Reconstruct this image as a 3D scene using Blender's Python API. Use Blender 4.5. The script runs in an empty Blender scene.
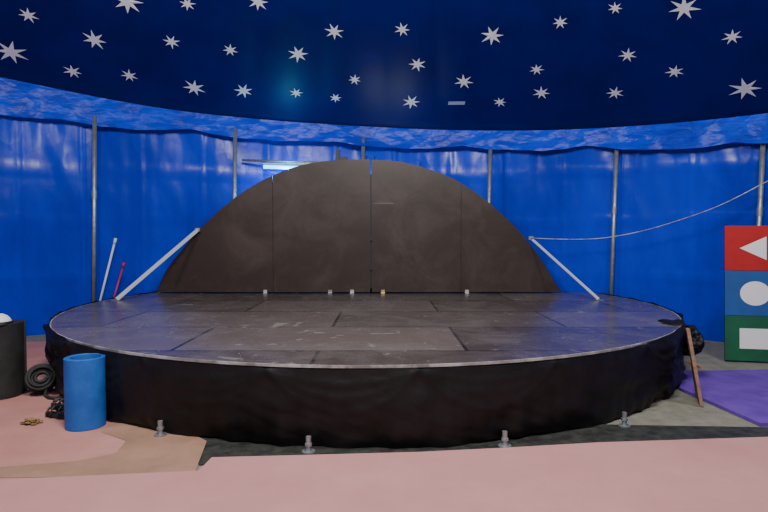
import bpy, bmesh, math, random
from mathutils import Vector, Matrix, noise
from mathutils.bvhtree import BVHTree
random.seed(4)
S=bpy.context.scene
H=1.6
# ---------------- helpers ----------------
def link(o,parent=None):
    S.collection.objects.link(o)
    if parent: o.parent=parent
    return o
def mesh_obj(name,verts,faces,mat,parent=None,smooth=True):
    me=bpy.data.meshes.new(name); me.from_pydata([tuple(v) for v in verts],[],faces); me.update()
    bm=bmesh.new(); bm.from_mesh(me); bmesh.ops.recalc_face_normals(bm,faces=bm.faces); bm.to_mesh(me); bm.free()
    if smooth:
        for p in me.polygons: p.use_smooth=True
    if mat: me.materials.append(mat)
    return link(bpy.data.objects.new(name,me),parent)
def empty(name,loc=(0,0,0)):
    o=bpy.data.objects.new(name,None); o.empty_display_size=.2; link(o); return o
def grid(nu,nv,f,closed=False):
    V=[];F=[]
    for i in range(nu):
        for j in range(nv): V.append(f(i,j))
    m=nu if closed else nu-1
    for i in range(m):
        for j in range(nv-1):
            a=i*nv+j; b=((i+1)%nu)*nv+j
            F.append((a,b,b+1,a+1))
    return V,F
def tube_data(pts,r,n=12):
    pts=[Vector(p) for p in pts]; V=[];F=[]
    for i,p in enumerate(pts):
        d=(pts[min(i+1,len(pts)-1)]-pts[max(i-1,0)]).normalized()
        a=d.cross(Vector((0,0,1)) if abs(d.z)<.9 else Vector((1,0,0))).normalized(); b=d.cross(a)
        for k in range(n):
            t=2*math.pi*k/n; V.append(p+a*math.cos(t)*r+b*math.sin(t)*r)
    for i in range(len(pts)-1):
        for k in range(n):
            F.append((i*n+k,i*n+(k+1)%n,(i+1)*n+(k+1)%n,(i+1)*n+k))
    F.append(tuple(range(n))); F.append(tuple(range((len(pts)-1)*n,len(pts)*n)))
    return V,F
def merge(parts):
    V=[];F=[]
    for v,f in parts:
        o=len(V); V+=list(v); F+=[tuple(i+o for i in q) for q in f]
    return V,F
def box_data(c,s,rot=None):
    V=[]
    for x in(-1,1):
        for y in(-1,1):
            for z in(-1,1):
                v=Vector((x*s[0]/2,y*s[1]/2,z*s[2]/2))
                if rot: v=rot@v
                V.append(v+Vector(c))
    return V,[(0,1,3,2),(4,6,7,5),(0,4,5,1),(2,3,7,6),(0,2,6,4),(1,5,7,3)]
def bevel(o,w=.005,seg=2):
    m=o.modifiers.new('bev','BEVEL'); m.width=w; m.segments=seg; m.limit_method='ANGLE'; return o
def prism(outline,z0,z1):
    n=len(outline)
    V=[(x,y,z0) for x,y in outline]+[(x,y,z1) for x,y in outline]
    F=[tuple(range(n)),tuple(range(n,2*n))]+[(i,(i+1)%n,n+(i+1)%n,n+i) for i in range(n)]
    return V,F
# ---------------- materials ----------------
def mat(name,col,rough=.5,metal=0,col2=None,nscale=3,bump=0,bscale=20,bdist=.02,spec=.5,ramp=(.4,.6),detail=6,emit=None,estr=0,coat=0,stretch=None,crease=None):
    m=bpy.data.materials.new(name); m.use_nodes=True; nt=m.node_tree; N=nt.nodes; L=nt.links
    b=N['Principled BSDF']; b.inputs['Roughness'].default_value=rough; b.inputs['Metallic'].default_value=metal
    b.inputs['Specular IOR Level'].default_value=spec; b.inputs['Coat Weight'].default_value=coat
    b.inputs['Base Color'].default_value=(*col,1)
    tc=N.new('ShaderNodeTexCoord'); vec=tc.outputs['Object']
    if stretch:
        mp=N.new('ShaderNodeMapping'); mp.inputs['Scale'].default_value=stretch; L.new(vec,mp.inputs[0]); vec=mp.outputs[0]
    if col2:
        n=N.new('ShaderNodeTexNoise'); n.inputs['Scale'].default_value=nscale; n.inputs['Detail'].default_value=detail; n.inputs['Roughness'].default_value=.65
        L.new(vec,n.inputs['Vector'])
        r=N.new('ShaderNodeValToRGB'); r.color_ramp.elements[0].position=ramp[0]; r.color_ramp.elements[1].position=ramp[1]
        r.color_ramp.elements[0].color=(*col,1); r.color_ramp.elements[1].color=(*col2,1)
        L.new(n.outputs['Fac'],r.inputs[0]); L.new(r.outputs[0],b.inputs['Base Color'])
    if bump:
        n2=N.new('ShaderNodeTexNoise'); n2.inputs['Scale'].default_value=bscale; n2.inputs['Detail'].default_value=5
        L.new(vec,n2.inputs['Vector'])
        bp=N.new('ShaderNodeBump'); bp.inputs['Strength'].default_value=bump; bp.inputs['Distance'].default_value=bdist
        L.new(n2.outputs['Fac'],bp.inputs['Height']); L.new(bp.outputs[0],b.inputs['Normal'])
        if crease:
            prev=bp.outputs[0]
            for sc,st,ds,stv in crease:
                wn=N.new('ShaderNodeTexNoise'); wn.inputs['Scale'].default_value=sc*.8; wn.inputs['Detail'].default_value=2; L.new(tc.outputs['Object'],wn.inputs['Vector'])
                ad=N.new('ShaderNodeVectorMath'); ad.operation='MULTIPLY_ADD'; L.new(wn.outputs['Color'],ad.inputs[0]); ad.inputs[1].default_value=(.9/sc,)*3; L.new(tc.outputs['Object'],ad.inputs[2])
                mz=N.new('ShaderNodeVectorMath'); mz.operation='MULTIPLY'; L.new(ad.outputs[0],mz.inputs[0]); mz.inputs[1].default_value=(1,1,stv)
                vo=N.new('ShaderNodeTexVoronoi'); vo.inputs['Scale'].default_value=sc; vo.feature='F1'; L.new(mz.outputs[0],vo.inputs['Vector'])
                b2=N.new('ShaderNodeBump'); b2.inputs['Strength'].default_value=st; b2.inputs['Distance'].default_value=ds; L.new(vo.outputs['Distance'],b2.inputs['Height']); L.new(prev,b2.inputs['Normal']); prev=b2.outputs[0]
            L.new(prev,b.inputs['Normal'])
    if emit: b.inputs['Emission Color'].default_value=(*emit,1); b.inputs['Emission Strength'].default_value=estr
    return m
M_wall=mat('blue_tarpaulin',(.0003,.021,.44),.25,col2=(.0005,.034,.62),nscale=.8,bump=.25,bscale=3.0,bdist=.03,stretch=(1,1,.35),spec=.22,crease=[(1.0,.32,.10,.4),(3.0,.16,.04,.6)])
M_val=mat('blue_valance_plastic',(.0003,.024,.46),.3,col2=(.0008,.045,.70),nscale=2,bump=.4,bscale=4,bdist=.03,stretch=(1,1,2),spec=.12,crease=[(2.0,.45,.05,2),(6,.25,.02,2)])
M_roof=mat('navy_roof_pvc',(.0008,.0034,.115),.42,col2=(.0008,.0052,.155),nscale=.8,bump=.1,bscale=1.5,bdist=.05,spec=.3)
M_star=mat('white_star_print',(.85,.86,.9),.5)
M_steel=mat('galvanised_steel',(.30,.33,.36),.45,.7,col2=(.4,.43,.46),nscale=15)
M_black=mat('black_skirt_cloth',(.004,.004,.0045),.55,col2=(.007,.007,.008),nscale=6,bump=.3,bscale=25,bdist=.01,spec=.3)
M_rim=mat('deck_metal_rim',(.48,.48,.48),.5,.2,col2=(.20,.19,.18),nscale=5)
M_white=mat('white_painted_tube',(.62,.65,.7),.45)
M_ground=mat('gravel_ground',(.15,.145,.115),.95,col2=(.25,.245,.20),nscale=7,bump=.5,bscale=60,bdist=.012,detail=10,ramp=(.3,.7))
M_pink=mat('pink_rubber_mat',(.47,.225,.222),.85,col2=(.545,.275,.27),nscale=1.3,bump=.35,bscale=90,bdist=.004,spec=.2,detail=10,ramp=(.3,.7))
M_salmon=mat('salmon_mat',(.43,.195,.17),.85,col2=(.51,.245,.22),nscale=2,bump=.25,bscale=60,bdist=.006,spec=.2,ramp=(.3,.7),detail=10)
M_tan=mat('tan_worn_mat',(.26,.165,.11),.9,col2=(.41,.23,.17),nscale=1.8,bump=.25,bscale=60,bdist=.006,spec=.2,ramp=(.35,.7),detail=10)
M_dark=mat('black_membrane',(.010,.012,.011),.7,col2=(.035,.038,.033),nscale=8,bump=.5,bscale=20,bdist=.02)
M_purple=mat('purple_mat',(.10,.035,.31),.8,col2=(.14,.055,.40),nscale=3,bump=.2,bscale=70,bdist=.004)
M_bfoam=mat('blue_foam',(.010,.10,.44),.6,col2=(.015,.135,.52),nscale=6,bump=.2,bscale=60,bdist=.004)
M_kfoam=mat('black_foam',(.012,.013,.014),.7,col2=(.022,.023,.024),nscale=6,bump=.2,bscale=60,bdist=.004)
M_wood=mat('plywood_edge',(.34,.21,.14),.6,col2=(.24,.14,.09),nscale=3,stretch=(1,1,8))
M_red=mat('red_paint',(.46,.02,.02),.45,col2=(.40,.018,.018),nscale=3)
M_blue=mat('blue_paint',(.02,.10,.33),.45,col2=(.02,.085,.28),nscale=3)
M_green=mat('green_paint',(.01,.12,.055),.45,col2=(.01,.095,.045),nscale=3)
M_wpaint=mat('white_paint',(.8,.8,.8),.5)
M_bpaint=mat('black_paint',(.02,.02,.02),.5)
M_yel=mat('brass_hinge',(.55,.42,.2),.4,.5)
M_redstick=mat('red_plastic',(.45,.02,.05),.4)
M_leaf=mat('brown_paper',(.22,.13,.05),.8,col2=(.32,.2,.08),nscale=20)
M_lamp=mat('tube_lamp_glass',(.1,.6,.9),.4,emit=(.03,.6,1),estr=5)
def ply(name,base,base2,dust,rough,bw,bh,mortar,vertical=False,dustamt=(.5,.72),spec=.5):
    m=bpy.data.materials.new(name); m.use_nodes=True; nt=m.node_tree; N=nt.nodes; L=nt.links; b=N['Principled BSDF']; b.inputs['Specular IOR Level'].default_value=spec
    tc=N.new('ShaderNodeTexCoord'); mp=N.new('ShaderNodeMapping'); L.new(tc.outputs['Object'],mp.inputs[0])
    if vertical: mp.inputs['Rotation'].default_value=(math.radians(90),0,0)
    mp.inputs['Location'].default_value=(.55,.35,0)
    br=N.new('ShaderNodeTexBrick'); L.new(mp.outputs[0],br.inputs[0])
    br.inputs['Color1'].default_value=(*base,1); br.inputs['Color2'].default_value=(*base2,1); br.inputs['Mortar'].default_value=(.006,.005,.005,1)
    br.inputs['Scale'].default_value=1; br.inputs['Mortar Size'].default_value=mortar; br.inputs['Brick Width'].default_value=bw; br.inputs['Row Height'].default_value=bh; br.inputs['Bias'].default_value=0; br.offset=.5
    n=N.new('ShaderNodeTexNoise'); n.inputs['Scale'].default_value=1.4; n.inputs['Detail'].default_value=12; n.inputs['Roughness'].default_value=.72; n.inputs['Distortion'].default_value=.6
    L.new(tc.outputs['Object'],n.inputs['Vector'])
    r=N.new('ShaderNodeValToRGB'); r.color_ramp.elements[0].position=dustamt[0]; r.color_ramp.elements[1].position=dustamt[1]
    r.color_ramp.elements[0].color=(0,0,0,1); r.color_ramp.elements[1].color=(.85,.85,.85,1); L.new(n.outputs['Fac'],r.inputs[0])
    n3=N.new('ShaderNodeTexNoise'); n3.inputs['Scale'].default_value=14; n3.inputs['Detail'].default_value=8; n3.inputs['Roughness'].default_value=.8; L.new(tc.outputs['Object'],n3.inputs['Vector'])
    mu=N.new('ShaderNodeMath'); mu.operation='MULTIPLY'; L.new(r.outputs[0],mu.inputs[0]); L.new(n3.outputs['Fac'],mu.inputs[1])
    mx=N.new('ShaderNodeMix'); mx.data_type='RGBA'; L.new(mu.outputs[0],mx.inputs[0]); L.new(br.outputs['Color'],mx.inputs[6]); mx.inputs[7].default_value=(*dust,1)
    out=mx.outputs[2]
    if not vertical:
        for loc,sc,lo,hi,cc in (((3.1,1.7,0),3.3,.65,.71,.34),((7.3,5.7,0),9,.70,.73,.5)):
            n4=N.new('ShaderNodeTexNoise'); n4.inputs['Scale'].default_value=sc; n4.inputs['Detail'].default_value=4; n4.inputs['Distortion'].default_value=1.5
            mp4=N.new('ShaderNodeMapping'); mp4.inputs['Location'].default_value=loc; L.new(tc.outputs['Object'],mp4.inputs[0]); L.new(mp4.outputs[0],n4.inputs['Vector'])
            r4=N.new('ShaderNodeValToRGB'); r4.color_ramp.elements[0].position=lo; r4.color_ramp.elements[1].position=hi; L.new(n4.outputs['Fac'],r4.inputs[0])
            m4=N.new('ShaderNodeMath'); m4.operation='MULTIPLY'; L.new(r4.outputs[0],m4.inputs[0]); L.new(n3.outputs['Fac'],m4.inputs[1])
            mx4=N.new('ShaderNodeMix'); mx4.data_type='RGBA'; L.new(m4.outputs[0],mx4.inputs[0]); L.new(out,mx4.inputs[6]); mx4.inputs[7].default_value=(cc,cc*.97,cc*.95,1); out=mx4.outputs[2]
    L.new(out,b.inputs['Base Color'])
    rr=N.new('ShaderNodeMapRange'); rr.inputs[3].default_value=rough-.12; rr.inputs[4].default_value=rough+.15; L.new(n.outputs['Fac'],rr.inputs[0]); L.new(rr.outputs[0],b.inputs['Roughness'])
    bp=N.new('ShaderNodeBump'); bp.inputs['Strength'].default_value=.12; bp.inputs['Distance'].default_value=.004; L.new(n3.outputs['Fac'],bp.inputs['Height']); L.new(bp.outputs[0],b.inputs['Normal'])
    return m
M_deck=ply('deck_plywood',(.045,.033,.029),(.125,.100,.092),(.21,.19,.18),.25,2.5,1.25,.016,dustamt=(.44,.70),spec=.75)
M_back=ply('backdrop_plywood',(.037,.0225,.018),(.038,.023,.0185),(.11,.078,.064),.40,50,50,.0,True,(.44,.75))

# ---------------- tent ----------------
ring=[(-4,-6,3.6,3.2),(-8,-2.5,3.9,3.5),(-9,3,4.1,3.7),(-8.2,6.3,4.2,3.7),(-6.1,8.8,4.10,3.55),(-3.5,9.9,3.80,3.47),(0,10.4,3.62,3.30),(3,9.8,3.46,3.16),(5.5,8.2,3.38,2.98),(7.4,5.6,3.4,3.0),(8.3,2.5,3.5,3.1),(8,-2.5,3.6,3.2),(4,-6,3.6,3.2)]
ring=[Vector(p) for p in ring]; NR=len(ring)
def cr(t):
    i=int(math.floor(t)); f=t-i
    p0,p1,p2,p3=[ring[(i+k)%NR] for k in(-1,0,1,2)]
    return .5*((2*p1)+(-p0+p2)*f+(2*p0-5*p1+4*p2-p3)*f*f+(-p0+3*p1-3*p2+p3)*f**3)
def nrm(t):
    a=cr(t-.02);b=cr(t+.02); d=Vector((b.x-a.x,b.y-a.y,0)).normalized()
    return Vector((d.y,-d.x,0))
def nz(x,y,z=0): return noise.noise(Vector((x,y,z)))
NU=760
def wallf(i,j,nv=40,t0=.9,t1=11.1):
    t=t0+(t1-t0)*i/(NU-1); p=cr(t); n=nrm(t); v=j/(nv-1); z=v*(p.w+.12)
    L=t*3.2
    fold=.05*nz(L*1.6,z*.18,3)+.014*nz(L*5,z*.25,8)+.05*nz(L*.7,z*.8,5)
    k=math.exp(-((v-1)/.12)**2)*.5+.7
    hf=0
    for zz in(.95,1.9,2.75):
        d=(z-zz-.05*nz(L*.6,zz))/.035; hf+=.016*math.exp(-d*d)
    m=(L%1.05)-.5; vf=.016*math.exp(-(m/.03)**2)
    dp=.045*max(0,nz(L*2.2+z*1.1,z*.4,31))*v
    return Vector((p.x,p.y,z))+n*(fold*k+hf+vf+dp-.03)
V,F=grid(NU,40,wallf)
wall=mesh_obj('wall_tent',V,F,M_wall)
def valf(i,j,nv=14):
    t=.9+(10.2)*i/(NU*1.5-1); p=cr(t); n=nrm(t); v=j/(nv-1); L=t*3.2
    sc=(L%2.3)/2.3
    zb=p.w+.03-.07*4*sc*(1-sc)+.03*nz(L*1.1,2)+.02*nz(L*3,4); z=zb+(p.z+.02-zb)*v
    step=.05*(1-v)
    w=.035*nz(L*1.1,v*1.6+L*.2,7)+.02*nz(L*3.0,v*2.5-L*.4,9)
    return Vector((p.x,p.y,z))+n*(.08+step+w*(1.15-v))
V,F=grid(int(NU*1.5),14,valf)
mesh_obj('trim_valance',V,F,M_val)
apex=Vector((-.2,2,9.3)); GN=39
def rooff(i,j,nv=28):
    t=NR*i/(GN*12); p=cr(t); e=Vector((p.x,p.y,p.z)); e-=nrm(t)*.04; v=j/(nv-1)
    q=e.lerp(apex,v); ph=(i%12)/12
    q.z+= -.05*math.sin(ph*math.pi)*math.sin(math.pi*min(1,v*1.0+.08))*(1-v) - .25*math.sin(math.pi*v)*.6
    return q
V,F=grid(GN*12,28,rooff,True)
roof=mesh_obj('ceiling',V,F,M_roof)
bvh=BVHTree.FromPolygons([Vector(v) for v in V],F)
# printed stars surveyed by bearing from a station at (0,0,1.6) onto the roof cloth
stars=[(33,18,15),(131,5,25),(190,7,14),(260,5,19),(15,54,24),(98,42,20),(174,44,15),(232,52,14),(299,56,20),(335,34,18),(402,32,15),(491,38,22),(558,25,14),(612,11,13),(680,11,24),(728,39,15),(672,73,15),(625,57,15),(742,90,24),(613,94,15),(540,94,16),(535,71,13),(499,103,13),(463,83,18),(417,66,17),(411,103,18),(355,81,13),(336,99,12),(297,94,13),(245,92,18),(196,89,20),(132,77,14),(76,73,15),(-40,30,20),(-70,80,18),(820,60,20),(860,20,24),(810,100,16),(60,-40,26),(230,-35,22),(350,-30,24),(450,-40,22),(600,-45,24),(720,-35,22)]
SV=[];SF=[]
def stick(px,py): 
    d=Vector(((px-384)/555,1,(238-py)/555)).normalized()
    h=bvh.ray_cast(Vector((0,0,H)),d); 
    if h[0] is None: return None
    n=h[1] if h[1].dot(d)<0 else -h[1]
    r=Vector((1,0,0)); r=(r-n*r.dot(n)).normalized(); u=n.cross(r)
    if u.z<0:u=-u
    return h[0]+n*.008,r,u,h[3],n
for k,(px,py,w) in enumerate(stars):
    s=stick(px,py)
    if not s: continue
    c,r,u,dist,n=s; R=w/555*dist/2*1.04; a0=random.uniform(0,1); o=len(SV); SV.append(c)
    for q in range(14):
        rr=R*(random.uniform(.9,1.05)) if q%2==0 else R*.34; a=a0+q*math.pi/7
        pt=c+r*math.cos(a)*rr+u*math.sin(a)*rr
        h=bvh.find_nearest(pt); SV.append(h[0]+n*.008)
    SF+=[(o,o+1+q,o+1+(q+1)%14) for q in range(14)]
mesh_obj('ceiling_star_print',SV,SF,M_star,parent=roof,smooth=False)
M_label=mat('grey_label',(.35,.4,.6),.5)
s=stick(456,104); c,r,u,dist,n=s; w=8/555*dist; r=(r+u*.2).normalized()
mesh_obj('roof_label',[c-r*w-u*.04,c+r*w-u*.04,c+r*w+u*.04,c-r*w+u*.04],[(0,1,2,3)],M_label,parent=roof,smooth=False)
# wall poles
def pole_at(px):
    best=min((abs(cr(t/200).x/max(.1,cr(t/200).y)-(px-384)/555),t/200) for t in range(600,1900))[1]
    p=cr(best); n=nrm(best); b=Vector((p.x,p.y,0))+n*.15
    top=b+Vector((.07,0,p.w+.12)); top-=n*.06
    g=empty('tent_wall_pole')
    V,F=tube_data([b+Vector((0,0,.01)),top],.036,16); mesh_obj('pole_tube',V,F,M_steel,g)
    V,F=tube_data([b,b+Vector((0,0,.015))],.09,20); mesh_obj('foot_plate',V,F,M_steel,g,False)
    V,F=tube_data([b.lerp(top,.62),b.lerp(top,.66)],.044,16); mesh_obj('sleeve_collar',V,F,M_steel,g,False)
for px in(-60,93,233,360,486,612,757,925): pole_at(px)
# ---------------- floor ----------------
V,F=grid(60,60,lambda i,j:Vector((-11+22*i/59,-8+20*j/59,0)))
mesh_obj('floor',V,F,M_ground)
def sheet(name,pts,z,m,th=.006):
    V,F=prism(pts,z,z+th); o=mesh_obj(name,V,F,m,None,False); return o
sheet('salmon_floor_mat',[(-8.2,5.6),(-8.6,3.0),(-2.6,3.52),(-1.27,3.66),(-1.38,4.28),(-1.62,4.45),(-2.0,5.2),(-4.0,6.5),(-4.6,8.6),(-6.4,8.3)],.002,M_salmon,.008)
sheet('tan_worn_floor_mat',[(-2.15,3.64),(-1.28,3.70),(-1.385,4.29),(-1.7,4.6),(-2.35,4.8),(-2.32,4.5),(-2.02,4.3),(-1.98,4.05),(-2.2,3.9),(-2.75,3.78),(-2.8,3.62)],.0105,M_tan,.003)
sheet('pink_floor_mat',[(-7.5,-4.5),(7.5,-4.5),(7.6,3.8),(5.2,4.25),(3.04,4.36),(1.65,4.24),(.9,4.13),(.26,4.05),(-.6,3.99),(-1.24,3.95),(-1.26,3.72),(-2.6,3.57),(-8.3,2.9)],.014,M_pink,.008)
sheet('black_ground_membrane',[(-1.7,4.2),(-1.33,3.85),(-.4,3.9),(.6,3.95),(1.8,4.1),(3.2,4.2),(4.6,4.25),(4.6,4.6),(3.2,4.62),(2.0,4.68),(1,4.8),(-1,4.8)],.001,M_dark,.009)
sheet('purple_floor_mat',[(3.55,6.5),(3.1,5.78),(3.19,4.66),(5.8,4.6),(6.2,6.7)],.002,M_purple,.03)
# ---------------- stage ----------------
C=Vector((-.2,8.16)); R=4.05; ZD=.65; YB=9.72
stage=empty('circular_stage')
a1=math.asin((YB-C.y)/R)
def arc(r,n=160,yb=YB):
    a=math.asin((yb-C.y)/r); s=math.pi-a; e=2*math.pi+a
    return [(C.x+r*math.cos(s+(e-s)*i/n),C.y+r*math.sin(s+(e-s)*i/n)) for i in range(n+1)]
V,F=prism(arc(R-.008),ZD-.035,ZD); mesh_obj('deck',V,F,M_deck,stage,False)
o1=arc(R+.004);o0=arc(R-.009);n=len(o1)
V=[];F=[]
for i in range(n):
    for (x,y),z in((o0[i],ZD-.020),(o1[i],ZD-.020),(o1[i],ZD+.001),(o0[i],ZD+.001)): V.append((x,y,z))
for i in range(n-1):
    for k in range(4): F.append((i*4+k,i*4+(k+1)%4,i*4+4+(k+1)%4,i*4+4+k))
mesh_obj('rim',V,F,M_rim,stage,False)
NS=900
def skf(i,j,nv=30):
    a_s=math.pi-a1; a_e=2*math.pi+a1; a=a_s+(a_e-a_s)*i/(NS-1); v=j/(nv-1); L=a*R
    side=abs(math.sin(a)+1)
    sd=min(1,max(0,(side-.14)*5))
    wave=.018*nz(L*1.2,1)+.012*nz(L*4,6)
    top=ZD-.026+wave*.6*(1-sd) + (.040+.02*nz(L*3,2))*sd
    bot=.015+.035*nz(L*.9,20)+.02*nz(L*3,25)
    z=top+(bot-top)*v
    fold=(.04*nz(L*2.2,v*.7,3)+.03*nz(L*7,v*1.2,5))*(.12+v)
    span=1.15; ph=(L%span)/span; sag=4*ph*(1-ph)
    cat=0
    for q in(.10,.2,.32):
        d=(v-q*sag*1.6-.02)/.045; cat+=.02*math.exp(-d*d)
    k2=1-.45*min(1,side)
    sw=cat*(.35+sd*.7)+k2*(.05*nz(L*1.6+v*3,v*3-L*.3,9)+.035*abs(nz(L*3.4-v*5,v*2,12)))*(.35+sd)*math.sin(min(1,v*1.6+.02)*math.pi*.5)
    r=R+.012+.02*math.sin(v*math.pi)-.05*v*v+fold*k2+sw
    return Vector((C.x+r*math.cos(a),C.y+r*math.sin(a),z))
V,F=grid(NS,30,skf); mesh_obj('skirt',V,F,M_black,stage)
for k,(x,y) in enumerate([(-1.80,4.42),(-.56,4.07),(.92,4.18),(2.03,4.64)]):
    parts=[tube_data([(x,y,.02),(x,y,.13)],.02,14),tube_data([(x,y,.012),(x,y,.022)],.05,20),tube_data([(x,y,.06),(x,y,.08)],.028,6)]
    V,F=merge(parts); mesh_obj('leg_jack_%d'%(k+1),V,F,M_steel,stage,False)
for k in range(10):
    a=math.pi+k*math.pi/9; x=C.x+3.6*math.cos(a); y=C.y+3.6*math.sin(a)
    V,F=merge([tube_data([(x,y,0),(x,y,ZD-.04)],.025,10),tube_data([(x,y,0),(x,y,.01)],.06,14)]); mesh_obj('inner_leg_%d'%(k+1),V,F,M_steel,stage,False)
def lump(name,c,s,m,seed,amp=.35,parent=None,fr=1.6):
    bm=bmesh.new(); bmesh.ops.create_icosphere(bm,subdivisions=5,radius=1)
    for v in bm.verts:
        d=v.co.normalized(); q=d*fr+Vector((seed*7,seed*3,0))
        k=1+amp*noise.noise(q)+amp*.6*(1-2*abs(noise.noise(q*2.3)))-amp*.3
        v.co=Vector((d.x*s[0]*k,d.y*s[1]*k,max(-s[2]*.8,d.z*s[2]*k)))+Vector(c)
    me=bpy.data.meshes.new(name); bm.to_mesh(me); bm.free()
    for p in me.polygons:p.use_smooth=True
    me.materials.append(m); return link(bpy.data.objects.new(name,me),parent)
lump('skirt_bunch',(3.22,6.15,.59),(.15,.22,.10),M_black,2,.3,stage)
lump('skirt_bunch_low',(3.36,6.1,.46),(.13,.16,.18),M_black,5,.3,stage)
# ---------------- backdrop ----------------
bd=empty('semicircular_backdrop')
prof=[(157,290),(165,272),(180,252),(200,229),(225,206),(250,188),(275,175),(300,166),(330,161),(360,160),(371,160),(400,162),(430,170),(455,180),(480,196),(505,217),(525,238),(545,265),(557,285),(562,293)]
YP=9.5;k=YP/555
prof=[((a-384)*k,H-(b-238)*k) for a,b in prof]
def ztop(x):
    for i in range(len(prof)-1):
        (xa,za),(xb,zb)=prof[i],prof[i+1]
        if xa<=x<=xb:
            z0=prof[max(i-1,0)];z3=prof[min(i+2,len(prof)-1)]
            f=(x-xa)/(xb-xa); ma=(zb-z0[1])/(xb-z0[0])*(xb-xa); mb=(z3[1]-za)/(z3[0]-xa)*(xb-xa)
            return (2*f**3-3*f*f+1)*za+(f**3-2*f*f+f)*ma+(-2*f**3+3*f*f)*zb+(f**3-f*f)*mb
    return prof[0][1] if x<prof[0][0] else prof[-1][1]
seams=[prof[0][0],(273-384)*k,(371-384)*k,(461-384)*k,prof[-1][0]]
for s_i in range(4):
    xa,xb=seams[s_i],seams[s_i+1]
    ga=.003 if s_i in(1,3) else (.014 if s_i==2 else 0); gb=.003 if s_i in(0,2) else (.014 if s_i==1 else 0)
    xa+=ga; xb-=gb; n=40
    pts=[(xa,ZD+.022),(xb,ZD+.022)]+[(xb+(xa-xb)*i/n,max(ZD+.04,ztop(xb+(xa-xb)*i/n))) for i in range(n+1)]
    m=len(pts); V=[(x,YP,z) for x,z in pts]+[(x,YP+.021,z) for x,z in pts]
    F=[tuple(range(m)),tuple(range(m,2*m))]+[(i,(i+1)%m,m+(i+1)%m,m+i) for i in range(m)]
    mesh_obj('panel_%d'%(s_i+1),V,F,M_back,bd,False)
parts=[box_data(((prof[0][0]+prof[-1][0])/2,YP+.045,ZD+.06),(6.3,.04,.06)),box_data((-1.5,YP+.045,ZD+.02),(.08,.04,.04)),box_data((1.5,YP+.045,ZD+.02),(.08,.04,.04))]
for x in seams[1:4]:
    ce=abs(x-seams[2])<.01; zt=ztop(x)-(.25 if ce else .1)
    parts.append(box_data((x,YP+.045,(ZD+.03+zt)/2),(.06,.04,zt-ZD-.03)))
V,F=merge(parts); mesh_obj('frame_battens',V,F,M_bpaint,bd,False)
for px,c in((265,0),(330,0),(352,0),(383,1),(467,0)):
    x=(px-384)*k; V,F=merge([box_data((x,YP-.03,ZD+.004),(.06,.06,.006)),box_data((x,YP-.004,ZD+.035),(.06,.006,.055)),tube_data([(x-.035,YP-.006,ZD+.008),(x+.035,YP-.006,ZD+.008)],.007,8)])
    mesh_obj('hinge_%d'%px,V,F,M_yel if c else M_rim,bd,False)
for x in(-.30,-.16,.62):
    V,F=tube_data([(x,YP+.01,ztop(x)-.03),(x,YP+.01,ztop(x)+.05),(x+.03,YP+.01,ztop(x)+.07)],.008,8); mesh_obj('top_hook',V,F,M_bpaint,bd)
V,F=merge([box_data((seams[2],YP-.003,z),(.05,.006,.10)) for z in(1.1,1.6)]); mesh_obj('centre_hinges',V,F,M_bpaint,bd,False)
def brace(a,b,r,m):
    g=empty('backdrop_brace'); a=Vector(a);b=Vector(b)
    d=(b-a); q=d.to_track_quat('Z','Y').to_matrix()
    V,F=box_data((a+b)/2,(r*2,r*2,d.length),q); bevel(mesh_obj('brace_tube',V,F,m,g,False),.006)
    V,F=box_data((b.x,b.y,ZD+.006),(.12,.10,.01)); mesh_obj('foot_bracket',V,F,M_steel,g,False)
    V,F=box_data((a.x,a.y,a.z),(.08,.05,.06)); mesh_obj('top_bracket',V,F,M_steel,g,False)
brace((-3.17,9.46,1.74),(-4.07,8.42,.665),.026,M_white)
brace((2.50,9.46,1.60),(3.28,8.45,.665),.018,M_white)
def stickobj(name,a,b,r,m,mtip):
    g=empty(name); a=Vector(a);b=Vector(b)
    V,F=tube_data([a,b],r,12); mesh_obj('shaft',V,F,m,g)
    V,F=tube_data([b,b+(b-a).normalized()*.1],r*1.35,12); mesh_obj('grip',V,F,mtip,g)
stickobj('white_balance_pole',(-4.79,9.05,.02),(-4.48,9.22,1.50),.018,M_white,M_white)
stickobj('red_rod',(-4.62,9.1,.02),(-4.34,9.2,1.10),.015,M_redstick,M_redstick)
# ---------------- rolled mats ----------------
def spiral_roll(name,c,ro,ri,h,turns,th,m,axis=None,ph=.6):
    n=int(60*turns); V=[]
    for i in range(n+1):
        a=2*math.pi*turns*i/n; r=ro-(ro-ri)*i/n
        for rr,z in((r,0),(r,h),(r-th,h),(r-th,0)):
            V.append(Vector((rr*math.cos(a+ph),rr*math.sin(a+ph),z)))
    F=[]
    for i in range(n):
        for q in range(4): F.append((i*4+q,i*4+(q+1)%4,i*4+4+(q+1)%4,i*4+4+q))
    F+=[(0,1,2,3),(n*4,n*4+1,n*4+2,n*4+3)]
    if axis: V=[axis@v for v in V]
    V=[v+Vector(c) for v in V]
    o=mesh_obj(name,V,F,m,None,False)
    bevel(o,.003,2); return o
spiral_roll('rolled_blue_foam_mat',(-2.525,4.66,.012),.165,.125,.585,2.6,.0135,M_bfoam,ph=1.9)
spiral_roll('rolled_black_foam_mat',(-3.90,5.57,.012),.245,.03,.735,9,.022,M_kfoam)
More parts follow.
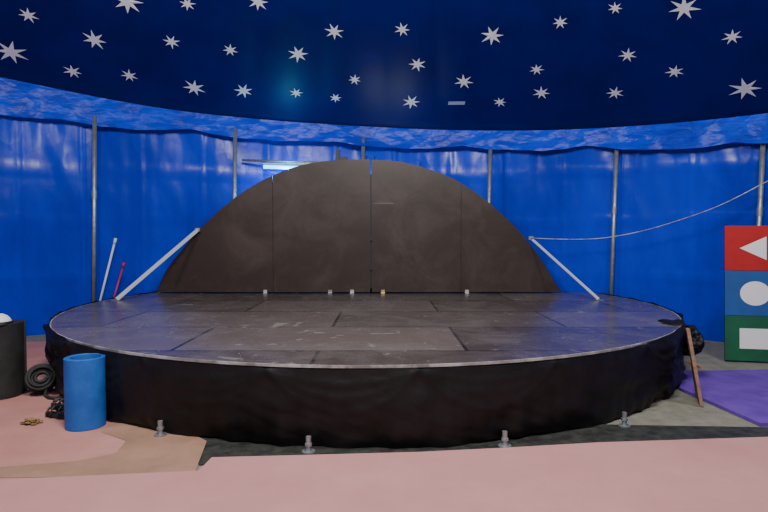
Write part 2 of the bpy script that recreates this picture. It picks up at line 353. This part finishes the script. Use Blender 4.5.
# coiled hose leaning against the skirt
g=empty('coiled_black_hose'); P=[]
cm=Matrix.Translation((-3.48,5.60,.17))@Matrix.Rotation(math.radians(25),4,'Z')@Matrix.Rotation(math.radians(60),4,'X')
for i in range(10*36+1):
    a=2*math.pi*i/36; k_=i/36; r=.135-.022*(k_%4)+.006*math.sin(k_*2.3)
    P.append(cm@Vector((r*math.cos(a),r*math.sin(a)*.98,-.06+.013*k_+.006*math.sin(a*1.7))))
P+=[Vector((-3.40,5.52,.03)),Vector((-3.3,5.42,.028)),Vector((-3.2,5.40,.028))]
V,F=tube_data(P,.016,8); mesh_obj('hose_loops',V,F,M_kfoam,g)
V,F=tube_data([P[-1],P[-1]+Vector((.06,0,0))],.02,8); mesh_obj('hose_nozzle',V,F,M_bpaint,g)
# strappy sandals
def sandals(loc,rot):
    g=empty('sandal'); Mx=Matrix.Translation(loc)@Matrix.Rotation(rot,4,'Z')@Matrix.Scale(1.12,4)
    out=[]
    for i in range(28):
        a=2*math.pi*i/28; y=.125*math.sin(a); w=.043+.008*math.sin(a)-.006*math.cos(2*a); out.append((w*math.cos(a),y))
    V,F=prism(out,0,.028); o=mesh_obj('sole',[Mx@Vector(v) for v in V],F,M_kfoam,g,False); bevel(o,.004)
    for y,h in((.06,.055),(.015,.065),(-.07,.075)):
        P=[Mx@Vector((.046*math.cos(t),y,.022+h*math.sin(t))) for t in [math.pi*q/12 for q in range(13)]]
        V,F=tube_data(P,.011,8); mesh_obj('strap',V,F,M_bpaint,g)
    P=[Mx@Vector((.044*math.cos(t),-.07-.055*math.sin(t),.05+.02*math.sin(t))) for t in [math.pi*q/12 for q in range(13)]]
    V,F=tube_data(P,.010,8); mesh_obj('heel_strap',V,F,M_bpaint,g)
sandals((-2.90,4.88,.011),1.15)
sandals((-3.00,5.10,.011),.85)
lump('crumpled_brown_paper',(-3.02,4.70,.03),(.06,.04,.022),M_leaf,7,.9)
g=empty('white_cap')
bm=bmesh.new(); bmesh.ops.create_uvsphere(bm,u_segments=24,v_segments=14,radius=1)
me=bpy.data.meshes.new('crown'); cx,cy,cz=-3.86,5.53,.747
for v in bm.verts: v.co=Vector((v.co.x*.12,v.co.y*.11,max(0,v.co.z)*.10))+Vector((cx,cy,cz))
bm.to_mesh(me); bm.free(); me.materials.append(M_wpaint)
for p in me.polygons:p.use_smooth=True
link(bpy.data.objects.new('crown',me),g)
V,F=tube_data([(cx,cy,cz),(cx,cy,cz+.022)],.125,24); mesh_obj('band',V,F,M_bpaint,g)
V,F=prism([(cx+.12*math.cos(a)+.03,cy-.08+.11*math.sin(a)) for a in [math.pi+math.pi*i/12 for i in range(13)]],cz+.001,cz+.009); mesh_obj('visor',V,F,M_bpaint,g,False)
# ---------------- leaning board at stage right ----------------
g=empty('leaning_wood_board')
d=Vector((math.sin(.42),math.cos(.42),0))
b0=Vector((2.99,5.20,.008)); t0=Vector((2.87,5.24,.73)); n=Vector((math.cos(.5),-math.sin(.5),0))*.03
b1=b0+d*.42; t1=t0+d*.12
V=[b0,b1,t1,t0]; V=V+[v+n for v in V]
F=[(0,1,2,3),(4,5,6,7),(0,1,5,4),(1,2,6,5),(2,3,7,6),(3,0,4,7)]
mesh_obj('board',V,F,M_wood,g,False)
mid=(b0+t0)/2+n
V,F=box_data(mid+d*.15,(.02,.2,.03)); mesh_obj('cleat',V,F,M_wood,g,False)
# ---------------- sign with shapes ----------------
g=empty('shape_sign_board')
W=.74; hh=.58; th=.03
base=Vector((4.77,7.06,.02)); lean=math.radians(3); yaw=math.radians(-12)
Mx=Matrix.Translation(base)@Matrix.Rotation(yaw,4,'Z')@Matrix.Rotation(-lean,4,'X')
def put(name,V,F,m): 
    V=[Mx@Vector(v) for v in V]; return mesh_obj(name,V,F,m,g,False)
for i,m in enumerate((M_green,M_blue,M_red)):
    V,F=box_data((0,0,hh*(i+.5)),(W,th,hh-.004)); bevel(put('panel_%d'%(i+1),V,F,m),.003)
V,F=box_data((0,.03,hh*1.5),(W-.1,.03,hh*3-.1)); put('back_frame',V,F,M_wood)
y=-th/2-.003
def flat(name,pts):
    n=len(pts); V=[(x,y,z) for x,z in pts]+[(x,y+.004,z) for x,z in pts]
    F=[tuple(range(n)),tuple(range(n,2*n))]+[(i,(i+1)%n,n+(i+1)%n,n+i) for i in range(n)]; put(name,V,F,M_wpaint)
flat('rectangle_mark',[(-.20,hh*.5-.13),(.19,hh*.5-.13),(.19,hh*.5+.13),(-.20,hh*.5+.13)])
flat('circle_mark',[(-.02+.175*math.cos(a*math.pi/24),hh*1.5+.155*math.sin(a*math.pi/24)) for a in range(48)])
flat('triangle_mark',[(-.20,hh*2.5),(.11,hh*2.5-.15),(.11,hh*2.5+.15)])
# ---------------- hanging cable ----------------
pts=[(530,238,9.4),(560,239.5,9.3),(590,239.5,9.15),(610,237.5,9.0),(645,231,8.75),(680,220,8.45),(715,208,8.15),(745,193,7.95),(768,180,7.8),(820,155,7.4)]
P=[Vector(((a-384)*c/555,c,H-(b-238)*c/555)) for a,b,c in pts]
cu=bpy.data.curves.new('hanging_cable','CURVE'); cu.dimensions='3D'; cu.bevel_depth=.008; sp=cu.splines.new('NURBS'); sp.points.add(len(P)-1)
for q,p in zip(sp.points,P): q.co=(*p,1)
sp.use_endpoint_u=True; sp.order_u=4; cu.materials.append(M_rim); link(bpy.data.objects.new('hanging_cable',cu))
# ---------------- tube lamp behind backdrop ----------------
g=empty('tube_lamp')
V,F=tube_data([(-2.15,9.96,2.87),(-1.35,9.96,2.85)],.032,14); mesh_obj('tube',V,F,M_lamp,g)
V,F=box_data((-1.75,10.02,2.93),(.85,.05,.03)); mesh_obj('housing',V,F,M_steel,g,False)
V,F=tube_data([(-2.55,10.02,3.0),(-1.0,10.02,2.94)],.022,12); mesh_obj('support_bar',V,F,M_steel,g)
V,F=merge([box_data((-.83,10.0,3.06),(.06,.06,.26)),box_data((-.75,10.0,3.0),(.2,.08,.10))]); mesh_obj('bracket',V,F,M_bpaint,g,False)
# ---------------- lights ----------------
def area(loc,tgt,size,e,col=(1,.96,.92)):
    l=bpy.data.lights.new('tent_floodlight','AREA'); l.energy=e; l.size=size; l.color=col; l.shape='DISK'
    o=bpy.data.objects.new('tent_floodlight',l); o.location=loc; o.rotation_euler=(Vector(tgt)-Vector(loc)).to_track_quat('-Z','Y').to_euler(); link(o)
area((0,1.5,6.3),(0,7,.3),1.8,510)
area((-4,3.5,5.6),(-1.5,7.5,.3),.8,120)
area((4,3.5,5.6),(1.5,7.5,.3),.8,120)
area((0,-1,5.5),(0,2,0),2.5,80)
area((0,9.85,2.2),(0,9.75,4),.8,7,(.75,.9,1))
l=bpy.data.lights.new('tube_glow','POINT'); l.energy=22; l.color=(.10,.75,1); l.shadow_soft_size=.12
o=bpy.data.objects.new('tube_glow',l); o.location=(-1.75,9.84,2.74); link(o)
w=bpy.data.worlds.new('World'); S.world=w; w.use_nodes=True
w.node_tree.nodes['Background'].inputs[0].default_value=(.8,.87,1,1); w.node_tree.nodes['Background'].inputs[1].default_value=.4
# ---------------- camera ----------------
cam=bpy.data.cameras.new('camera'); cam.lens=26.02; cam.sensor_width=36; cam.clip_end=100
co=bpy.data.objects.new('camera',cam); co.location=(0,0,H); co.rotation_euler=(math.radians(90-1.857),0,0); link(co); S.camera=co
